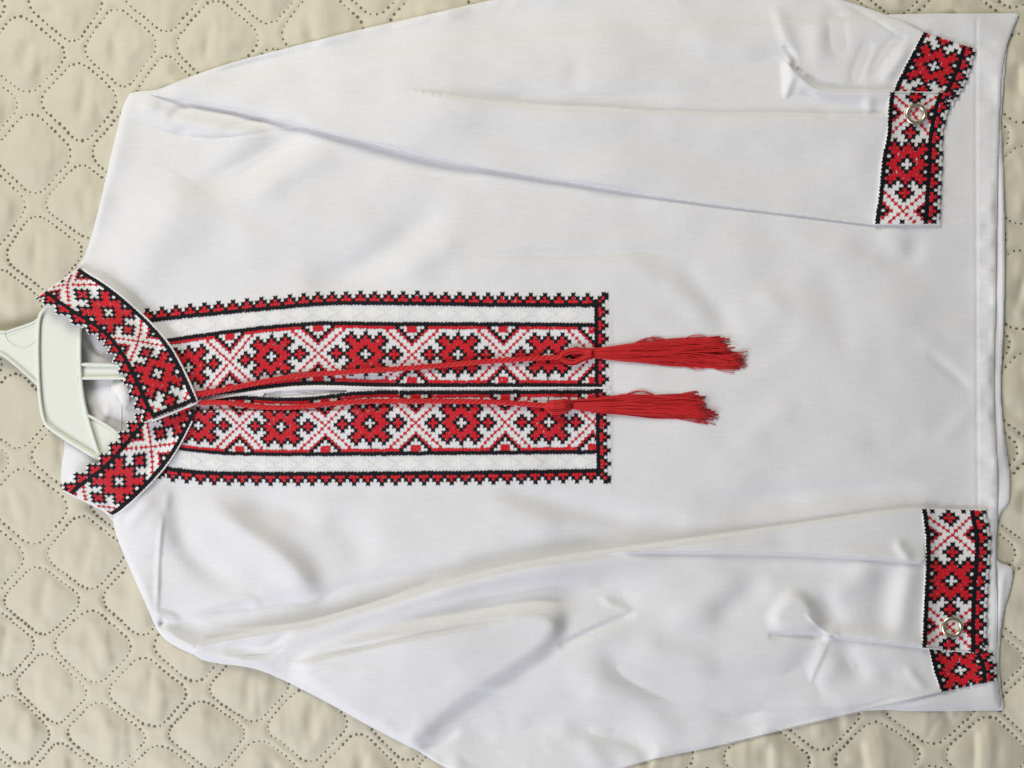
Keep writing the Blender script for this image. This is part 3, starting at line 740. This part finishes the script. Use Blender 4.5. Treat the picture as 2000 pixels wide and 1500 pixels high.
def ring(x, y, host, z):
    bag = Bag(); n, m_ = 40, 10; r0, rt = 16.2*U, 3.7*U
    c = plan(np.array([x]), np.array([y]), np.array([z]))[0]
    a = np.arange(n)*2*math.pi/n; b = np.arange(m_)*2*math.pi/m_
    A, Bb = np.meshgrid(a, b, indexing='ij'); rr = r0+rt*np.cos(Bb)
    V = np.stack([c[0]+rr*np.cos(A), c[1]+rr*np.sin(A), c[2]+.75*rt*np.sin(Bb)], -1).reshape(-1, 3)
    i = np.arange(n)[:, None]; j = np.arange(m_)[None]; i2 = (i+1) % n; j2 = (j+1) % m_
    bag.add(V, np.stack([i*m_+j, i2*m_+j, i2*m_+j2, i*m_+j2], -1).reshape(-1, 4))
    # inner sleeve of the snap
    P = [(c[0]+(r0-rt*.8)*math.cos(q), c[1]+(r0-rt*.8)*math.sin(q)) for q in a]
    Vi = np.array([(p[0], p[1], c[2]+dz) for dz in (0, -1.2*mm) for p in P]); k = np.arange(n)
    bag.add(Vi, np.stack([k, (k+1) % n, n+(k+1) % n, n+k], -1))
    return bag.make('snap_ring', host, [M['metal']])
def topstitch(rib, host, u0, u1, v, zf):
    bag = Bag(); u = u0
    while u < u1:
        uu = np.linspace(u, u+.75, 4); X, Y = rib.xy(uu, np.full(4, v)); z = zf(uu, np.full(4, v), X, Y)+np.array([.1, .3, .3, .1])*mm
        bag.add(*tube(plan(X, Y, z), .17*mm, 5)); u += 1.15
    bag.make('topstitching', host, [M['satin']], 'stuff')
edge_tube_later = []
base_up = blur(TOPU, 14); base_lo = blur(TOPA, 14)
# cuff of the upper sleeve
zc = lambda u, v, X, Y: sample(base_up, X, Y)+1.1*mm+.12*mm*np.sin(X/9.)*np.cos(Y/13.)
zc2 = lambda u, v, X, Y: sample(base_up, X, Y)+1.6*mm+.5*mm*np.exp(-((v+1)/5.)**2)
rows_ub = [(-8.3, (1803,64), (1907,97)), (0, (1776,115), (1893,150)), (9.5, (1745,178), (1872,190)), (13, (1738,196), (1862,208))]
cu1, rb1 = cuff_ribbon('cuff_end', rows_ub, -8.3, 13, None, zc, teeth_ph=1)
rows_uf = [(-19.5, (1738.5,180), (1866,181)), (-15, (1736,206), (1856,210)), (-8, (1733,257), (1843,262)), (0, (1722,320), (1842,322)), (8, (1717,376), (1839,378)), (17, (1708,439.5), (1837,440))]
cu2, rb2 = cuff_ribbon('cuff', rows_uf, -19.5, 17, None, zc2, teeth_ph=1)
topstitch(rb2, cu2, -19, 16.5, -6.45, zc2)
edge_tube_later.append((rb2, cu2, -19.5, zc2))
ring(1789, 223, cu2, float(sample(base_up, 1789, 223))+3.4*mm)
# cuff of the lower sleeve
zd = lambda u, v, X, Y: sample(base_lo, X, Y)+1.1*mm+.12*mm*np.sin(X/9.)*np.cos(Y/13.)
zd2 = lambda u, v, X, Y: sample(base_lo, X, Y)+1.6*mm+.5*mm*np.exp(-((v+1)/5.)**2)
rows_lb = [(-11, (1806,1246), (1926,1240)), (-7, (1814,1268), (1932,1262)), (0, (1826,1317), (1948,1298)), (5.3, (1838,1350), (1948,1327))]
cu3, rb3 = cuff_ribbon('cuff_end', rows_lb, -11, 5.3, None, zd, teeth_ph=0)
topstitch(rb3, cu3, -6, 5, -6.45, zd)
rows_lf = [(-20.8, (1800,993), (1925,995)), (-13.3, (1807,1042), (1936,1042)), (0, (1807,1134), (1932,1136)), (8, (1804,1190), (1929,1191)), (19.5, (1801,1265), (1929,1277))]
cu4, rb4 = cuff_ribbon('cuff', rows_lf, -20.8, 19.5, None, zd2, teeth_ph=0)
topstitch(rb4, cu4, -20, 19, -6.45, zd2)
edge_tube_later.append((rb4, cu4, 19.5, zd2))
ring(1860, 1225, cu4, float(sample(base_lo, 1860, 1225))+3.4*mm)

# ================================================================== COLLAR
zbase = blur(np.where(DF > 0, ZFRONT, TOP), 10)
def collar_z(extra, top, low=None):
    def f(u, v, X, Y):
        top_ = top if low is None else top-(top-low)*smooth((-6-np.asarray(u))/12.)
        fr = np.clip((np.asarray(v)+6.6)/16.2, 0, 1)
        lo = np.maximum(sample(zbase, X, Y), 4*mm)+.9*mm
        return lo*(1-fr)+np.maximum(lo, top_)*fr+1.6*mm*np.sin(np.pi*fr)*.8+extra+.15*mm*np.sin(np.asarray(u)*.7)
    return f
zcu = collar_z(2.6*mm, 12.5*mm); zcl = collar_z(.6*mm, 12.0*mm, 6.5*mm)
rows_cl = [(-33, (391,783), (318,735)), (-26, (373,824), (290,775)), (-13, (328,902), (245,829)), (0, (266,970), (184,898)), (8, (232,999), (134,934)), (12, (219,1007), (113,955))]
col2, rc2 = cuff_ribbon('collar', rows_cl, -30, 12, None, zcl, 1.0*mm, 2, 1.15)
rows_cu = [(-43, (155,522), (67,583)), (-39, (167,532), (80,590)), (-34, (196,550), (110,613)), (-26, (239,582), (173,652)), (-13, (308,648), (212,693)), (0, (349,708), (246,760)), (8, (376,765), (268,808)), (11, (384,786), (281,828))]
col1, rc1 = cuff_ribbon('collar', rows_cu, -43, 11, None, zcu, 1.0*mm, 2, 1.15)
def edge_tube(rib, us, vs, zf, r, name, host, m, dz=.2*mm):
    X, Y = rib.xy(us, vs); z = zf(us, vs, X, Y)+dz; bag = Bag(); bag.add(*tube(plan(X, Y, z), r, 8)); return bag.make(name, host, [m])
uu = np.linspace(-41, 11, 70); edge_tube(rc1, uu, np.full(70, -6.95), zcu, .62*mm, 'piping', col1, M['band'], -.1*mm)
uu = np.linspace(-26.5, 11, 60); edge_tube(rc2, uu, np.full(60, -6.9), zcl, .58*mm, 'piping', col2, M['band'], -.1*mm)
vv = np.linspace(-6.9, 7.0, 30); edge_tube(rc1, np.full(30, 11.15), vv, zcu, .62*mm, 'piping', col1, M['band'], -.1*mm)
for rb_, cu_, u_, z_ in edge_tube_later:
    vv = np.linspace(-6.6, 6.8, 30); edge_tube(rb_, np.full(30, u_), vv, z_, .42*mm, 'edge_binding', cu_, M['band'], 0.)
# black row along the free end of the upper flap
bag = Bag()
cells = {(10, v): ('k', 'line') for v in range(-6, 7)}
stitch_cells(bag, rc1, cells, lambda u, v, X, Y: zcu(u, v, X, Y)+.12*mm); bag.make('end_row', col1, [M['red'], M['black']], 'stuff', False)
# ragged label and seam inside the neck
bag = Bag()
lp = np.array([(219,745),(232,742),(246,752),(254,770),(252,786),(243,797),(238,790),(231,778),(222,770),(217,757)], float)
zl = sample(ZB, lp[:, 0], lp[:, 1])+np.array([1, 3, 4, 4, 3.2, 2, 1.6, 2.2, 1.4, 1])*mm
cxy = lp.mean(0); V = np.vstack([plan(lp[:, 0], lp[:, 1], zl), plan(cxy[0], cxy[1], zl.mean()+.6*mm)[None]]); k = np.arange(10)
V = np.vstack([V, V-np.array([0, 0, .5*mm])])
bag.add(V, np.stack([k, (k+1) % 10, 11+(k+1) % 10, 11+k], -1), np.vstack([np.stack([np.full(10, 10), (k+1) % 10, k], -1), np.stack([np.full(10, 21), 11+k, 11+(k+1) % 10], -1)]))
bag.make('neck_label', shirt, [M['band']])
bag = Bag(); P = resample(np.array([(237,792),(237,830),(236,868)], float), 6); bag.add(*tube(plan(P[:, 0], P[:, 1], sample(ZB, P[:, 0], P[:, 1])+.05*mm), .4*mm, 6)); bag.make('inner_seam', shirt, [M['band']])

# ================================================================== TIE CORDS AND TASSELS
ZTOP = np.where(DF > 0, ZFRONT, TOP); ZTS = blur(ZTOP, 6)
def cord(pts, rad=5.2):
    P = resample(smooth_line(pts), 3.0); z = sample(ZTS, P[:, 0], P[:, 1])+(rad*.85)*U+.5*mm
    z = z+.25*mm*np.sin(np.arange(len(z))*.11)
    C = plan(P[:, 0], P[:, 1], z); s = np.r_[0, np.cumsum(np.linalg.norm(np.diff(C, axis=0), axis=1))]
    T = np.gradient(C, axis=0); T /= np.linalg.norm(T, axis=1)[:, None]; A = np.cross(T, [0, 0, 1.]); A /= np.linalg.norm(A, axis=1)[:, None]; Bn = np.cross(A, T)
    bag = Bag()
    for k in range(3):
        ph = 2*math.pi*(s/(34*U))+k*2*math.pi/3
        Pk = C+(.50*rad*U)*(np.cos(ph)[:, None]*A+np.sin(ph)[:, None]*Bn)
        bag.add(*tube(Pk, rad*.56*U, 7))
    return bag.make('tie_cord', shirt, [M['cord']])
def tassel(axis, half, n, host, ends, seed, lift=1.2):
    """axis: centre line; half: half width along it; ends: list of (lateral -1..1, end fraction)"""
    r = np.random.default_rng(seed); A = resample(smooth_line(axis), 5.0); d = np.r_[0, np.cumsum(np.linalg.norm(np.diff(A, axis=0), axis=1))]; t = d/d[-1]
    hx_, hy_ = np.array(half, float).T; hy_ = hy_*1.08; ex, ey = np.array(ends, float).T
    Tn = np.gradient(A, axis=0); Tn /= np.linalg.norm(Tn, axis=1)[:, None]; Nn = np.stack([-Tn[:, 1], Tn[:, 0]], -1)
    bag = Bag()
    clumps = [(r.uniform(-1, 1), r.uniform(0, 1), .20*r.normal(), r.uniform(3, 8), r.uniform(0, 6), r.uniform(.95, 1.02)) for _ in range(44)]
    for q in range(n):
        cl = clumps[r.integers(44)]; lat0 = float(np.clip(cl[0]*.94+r.normal(0, .055), -1, 1)); h0 = float(np.clip(cl[1]+r.normal(0, .07), 0, 1.1))
        end = np.interp(lat0, ex, ey)*r.uniform(.925, 1.0)*cl[5]
        if r.random() < .08: end *= r.uniform(.75, .95)
        tt = np.linspace(0, end, 26)
        ax = np.stack([np.interp(tt, t, A[:, 0]), np.interp(tt, t, A[:, 1])], -1); nn = np.stack([np.interp(tt, t, Nn[:, 0]), np.interp(tt, t, Nn[:, 1])], -1)
        hw_ = np.interp(tt, hx_, hy_)
        lat = lat0+cl[2]*np.sin(tt*cl[3]+cl[4])*smooth((tt-.15)*3)+.09*r.normal()*np.sin(tt*r.uniform(3, 9)+r.uniform(0, 6))*smooth((tt-.25)*3)+.07*r.normal()*smooth((tt-.5)*2)+.13*r.normal()*smooth((tt/max(end, .1)-.82)/.18)
        if r.random() < .06: lat = lat+np.sign(lat0)*.45*np.sin(np.clip((tt-r.uniform(.2, .6))/.2, 0, 1)*math.pi)
        P = ax+nn*(hw_*lat)[:, None]
        z = sample(ZTS, P[:, 0], P[:, 1])+.35*mm+h0*(lift+hw_*.095)*mm*np.sqrt(np.clip(1.05-lat**2, .03, 1))*(1-.35*smooth((tt/max(end, .1)-.6)/.4))
        bag.add(*tube(plan(P[:, 0], P[:, 1], z), r.uniform(.20, .31)*mm, 4))
    return bag.make('tassel', host, [M['cord']], 'stuff')
def wrap(x, y, hw_, host, ang=0.):
    bag = Bag()
    for k in range(4):
        s_ = np.linspace(-1, 1, 14); xx = x+(k-1.5)*2.6+s_*math.sin(ang)*hw_; yy = y+s_*hw_
        z = sample(ZTS, xx, yy)+.4*mm+(3.0*mm)*np.sqrt(np.clip(1-s_**2*.96, 0, 1))
        bag.add(*tube(plan(xx, yy, z), .42*mm, 6))
    return bag.make('binding', host, [M['cord']])
c1 = cord([(383,773),(415,766),(450,759),(485,751),(520,744),(560,737),(600,732),(640,729),(740,723),(850,715),(950,706),(1040,700),(1100,697)])
c2 = cord([(390,787),(420,786),(450,787),(485,792),(520,796),(560,796.5),(600,793),(640,789),(690,784.5),(740,783),(850,783.5),(940,784),(1000,787),(1076,793)])
tassel([(1148,690),(1200,690),(1250,689),(1300,688),(1350,686),(1400,686),(1462,690)], [(0,8),(.12,11),(.25,16),(.4,20),(.6,23),(.8,26),(1,28)], 300, c1, [(-1,.87),(-.5,.90),(-.15,.86),(0,.92),(.35,1.0),(1,.97)], 3)
tassel([(1108,790),(1150,792),(1200,793),(1250,793),(1300,794),(1350,795),(1412,800)], [(0,7),(.1,11),(.25,16),(.5,18),(.8,20),(1,22)], 280, c2, [(-1,.86),(-.4,.90),(0,.90),(.4,.99),(.8,.93),(1,.9)], 5)
# heads of the tassels: a split loop on the upper one, a round head on the lower one
def strands(pts_list, host, name, n, spread, seed, lift=1.0):
    r = np.random.default_rng(seed); bag = Bag()
    for pts, w0 in pts_list:
        P = resample(smooth_line(pts), 4.0); Nn = np.gradient(P, axis=0); Nn /= np.linalg.norm(Nn, axis=1)[:, None]; Nn = np.stack([-Nn[:, 1], Nn[:, 0]], -1)
        s_ = np.linspace(0, 1, len(P))
        for q in range(n):
            a = r.uniform(0, 2*math.pi); rr = math.sqrt(r.uniform(0, 1)); wd = np.interp(s_, [0, .25, .75, 1], w0)
            Pq = P+Nn*(wd*rr*math.cos(a))[:, None]
            z = sample(ZTS, Pq[:, 0], Pq[:, 1])+.6*mm+(1+rr*math.sin(a))*wd*.24*mm*lift
            bag.add(*tube(plan(Pq[:, 0], Pq[:, 1], z), .30*mm, 5))
    return bag.make(name, host, [M['cord']], 'stuff')
strands([([(1094,698),(1104,689),(1120,684),(1138,686),(1156,690)], (5,6,6,8)), ([(1094,698),(1106,707),(1122,709),(1138,700),(1156,692)], (5,6,6,8))], c1, 'tassel_head', 46, 1, 8)
strands([([(1066,792),(1078,795),(1090,796),(1102,793),(1116,790)], (6,14,14,8))], c2, 'tassel_head', 170, .8, 9)
wrap(1152, 690, 10, c1, .15); wrap(1113, 790, 9, c2)

# ================================================================== HANGER
hang_o = bpy.data.objects.new('clothes_hanger', None); S.collection.objects.link(hang_o)
tag(hang_o, 'pale green plastic clothes hanger inside the embroidered collar', 'hanger')
def prism(name, poly, z0, z1, parent, bev=.5*mm, closed_bottom=True):
    import bmesh
    bm = bmesh.new(); P = np.asarray(poly, float)
    top = [bm.verts.new(p) for p in plan(P[:, 0], P[:, 1], np.full(len(P), z1))]
    f = bm.faces.new(top)
    if f.normal.z < 0: f.normal_flip()
    ex = bmesh.ops.extrude_face_region(bm, geom=[f])
    for v in ex['geom']:
        if isinstance(v, bmesh.types.BMVert): v.co.z = z0
    bmesh.ops.recalc_face_normals(bm, faces=bm.faces[:])
    ed = [e for e in bm.edges if all(abs(v.co.z-z1) < 1e-7 for v in e.verts)]
    bmesh.ops.bevel(bm, geom=ed, offset=bev, segments=2, affect='EDGES', clamp_overlap=True)
    bmesh.ops.recalc_face_normals(bm, faces=bm.faces[:])
    me = bpy.data.meshes.new(name); bm.to_mesh(me); bm.free()
    return link(name, me, parent, [M['plastic']], None, False)
def bar(name, pts, wd, z0, z1, parent):
    """raised rib with a rounded top along a line"""
    P = resample(smooth_line(pts), 3.0); Nn = np.gradient(P, axis=0); Nn /= np.linalg.norm(Nn, axis=1)[:, None]; Nn = np.stack([-Nn[:, 1], Nn[:, 0]], -1)
    prof = [(-.5, 0), (-.48, .7), (-.3, .95), (0, 1), (.3, .95), (.48, .7), (.5, 0)]; rows = []
    for q, h in prof:
        p = P+Nn*(q*wd); rows.append(plan(p[:, 0], p[:, 1], np.full(len(P), z0+(z1-z0)*h)))
    V = np.stack(rows, 1).reshape(-1, 3); n = len(prof); k = np.arange(len(P)-1)[:, None]*n+np.arange(n-1)[None]
    Q = np.stack([k, k+n, k+n+1, k+1], -1).reshape(-1, 4)
    caps = []
    for b in (0, (len(P)-1)*n): caps += [(b, b+i, b+i+1) for i in range(1, n-1)]
    return link(name, mesh(name, V, Q, caps), parent, [M['plastic']])
def catm(P, closed=True): return chaikin(P, 2, closed)
HZ = 6.6*mm
beam = prism('neck_plate', catm([(95,590),(82,606),(75,622),(73,650),(72,690),(73,740),(76,782),(82,818),(90,835),(128,860),(192,899),(215,915),(236,900),(205,890),(192,870),(181,845),(172,815),(163,785),(157,751),(154,708),(155,650),(160,600),(140,580)]), HZ-1.6*mm, HZ, hang_o)
bar('rim', [(112,588),(92,599),(80,611),(75.5,625),(74,650),(73.5,690),(75,740),(78,782),(84,817),(92,833),(128,857),(192,896),(240,930)], 8, HZ-2*mm, HZ+1.7*mm, beam)
bar('rim', [(158,600),(155.5,650),(155,700),(157,740),(161,775),(168,808),(178,842),(190,880),(204,915)], 8.5, HZ-2*mm, HZ+1.5*mm, beam)
pl2 = prism('arm', catm([(172,812),(190,818),(220,836),(245,860),(290,930),(270,960),(215,915),(195,880),(182,845)]), HZ-1.5*mm, HZ-.4*mm, hang_o)
bar('rim', [(170,811),(190,820),(218,837),(236,852),(262,885),(290,930)], 6, HZ-2*mm, HZ+1.4*mm, pl2)
pl3 = prism('arm', catm([(140,580),(160,600),(165,640),(200,620),(236,578),(225,560),(190,560)]), HZ-1.5*mm, HZ-.4*mm, hang_o)
bar('rim', [(158,640),(200,615),(228,580)], 6, HZ-2*mm, HZ+1.4*mm, pl3)
rb = prism('cross_bar', [(152,708),(262,710),(262,742),(152,741)], HZ-1.4*mm, HZ-.5*mm, hang_o)
bar('rim', [(150,712),(200,712.5),(262,714)], 6, HZ-2*mm, HZ+1.3*mm, rb); bar('rim', [(150,739),(200,738.5),(262,738)], 6, HZ-2*mm, HZ+1.3*mm, rb)
hk = prism('hook_plate', catm([(-95,672),(-60,650),(-20,643),(6,645),(12,647),(30,640),(64,629),(74,621),(78,650),(78,700),(75,752),(66,745),(30,712),(0,688),(-40,690),(-60,700),(-90,740),(-110,720)]), HZ-1.5*mm, HZ-.2*mm, hang_o, .4*mm)
bar('rim', [(-92,735),(-62,700),(-35,686),(-2,687),(30,712),(66,744),(74,752)], 5, HZ-2*mm, HZ+1.0*mm, hk)
bar('rim', [(-90,670),(-60,652),(-20,645),(8,650),(20,645),(64,631),(73,624)], 4, HZ-2*mm, HZ+.7*mm, hk)
bar('rim', [(8,650),(11,660),(17,670),(30,677),(44,680),(58,674),(68,667)], 3, HZ-2*mm, HZ+.25*mm, hk)
bar('rim', [(16,656),(40,647),(68,638)], 2.5, HZ-2*mm, HZ+.1*mm, hk)
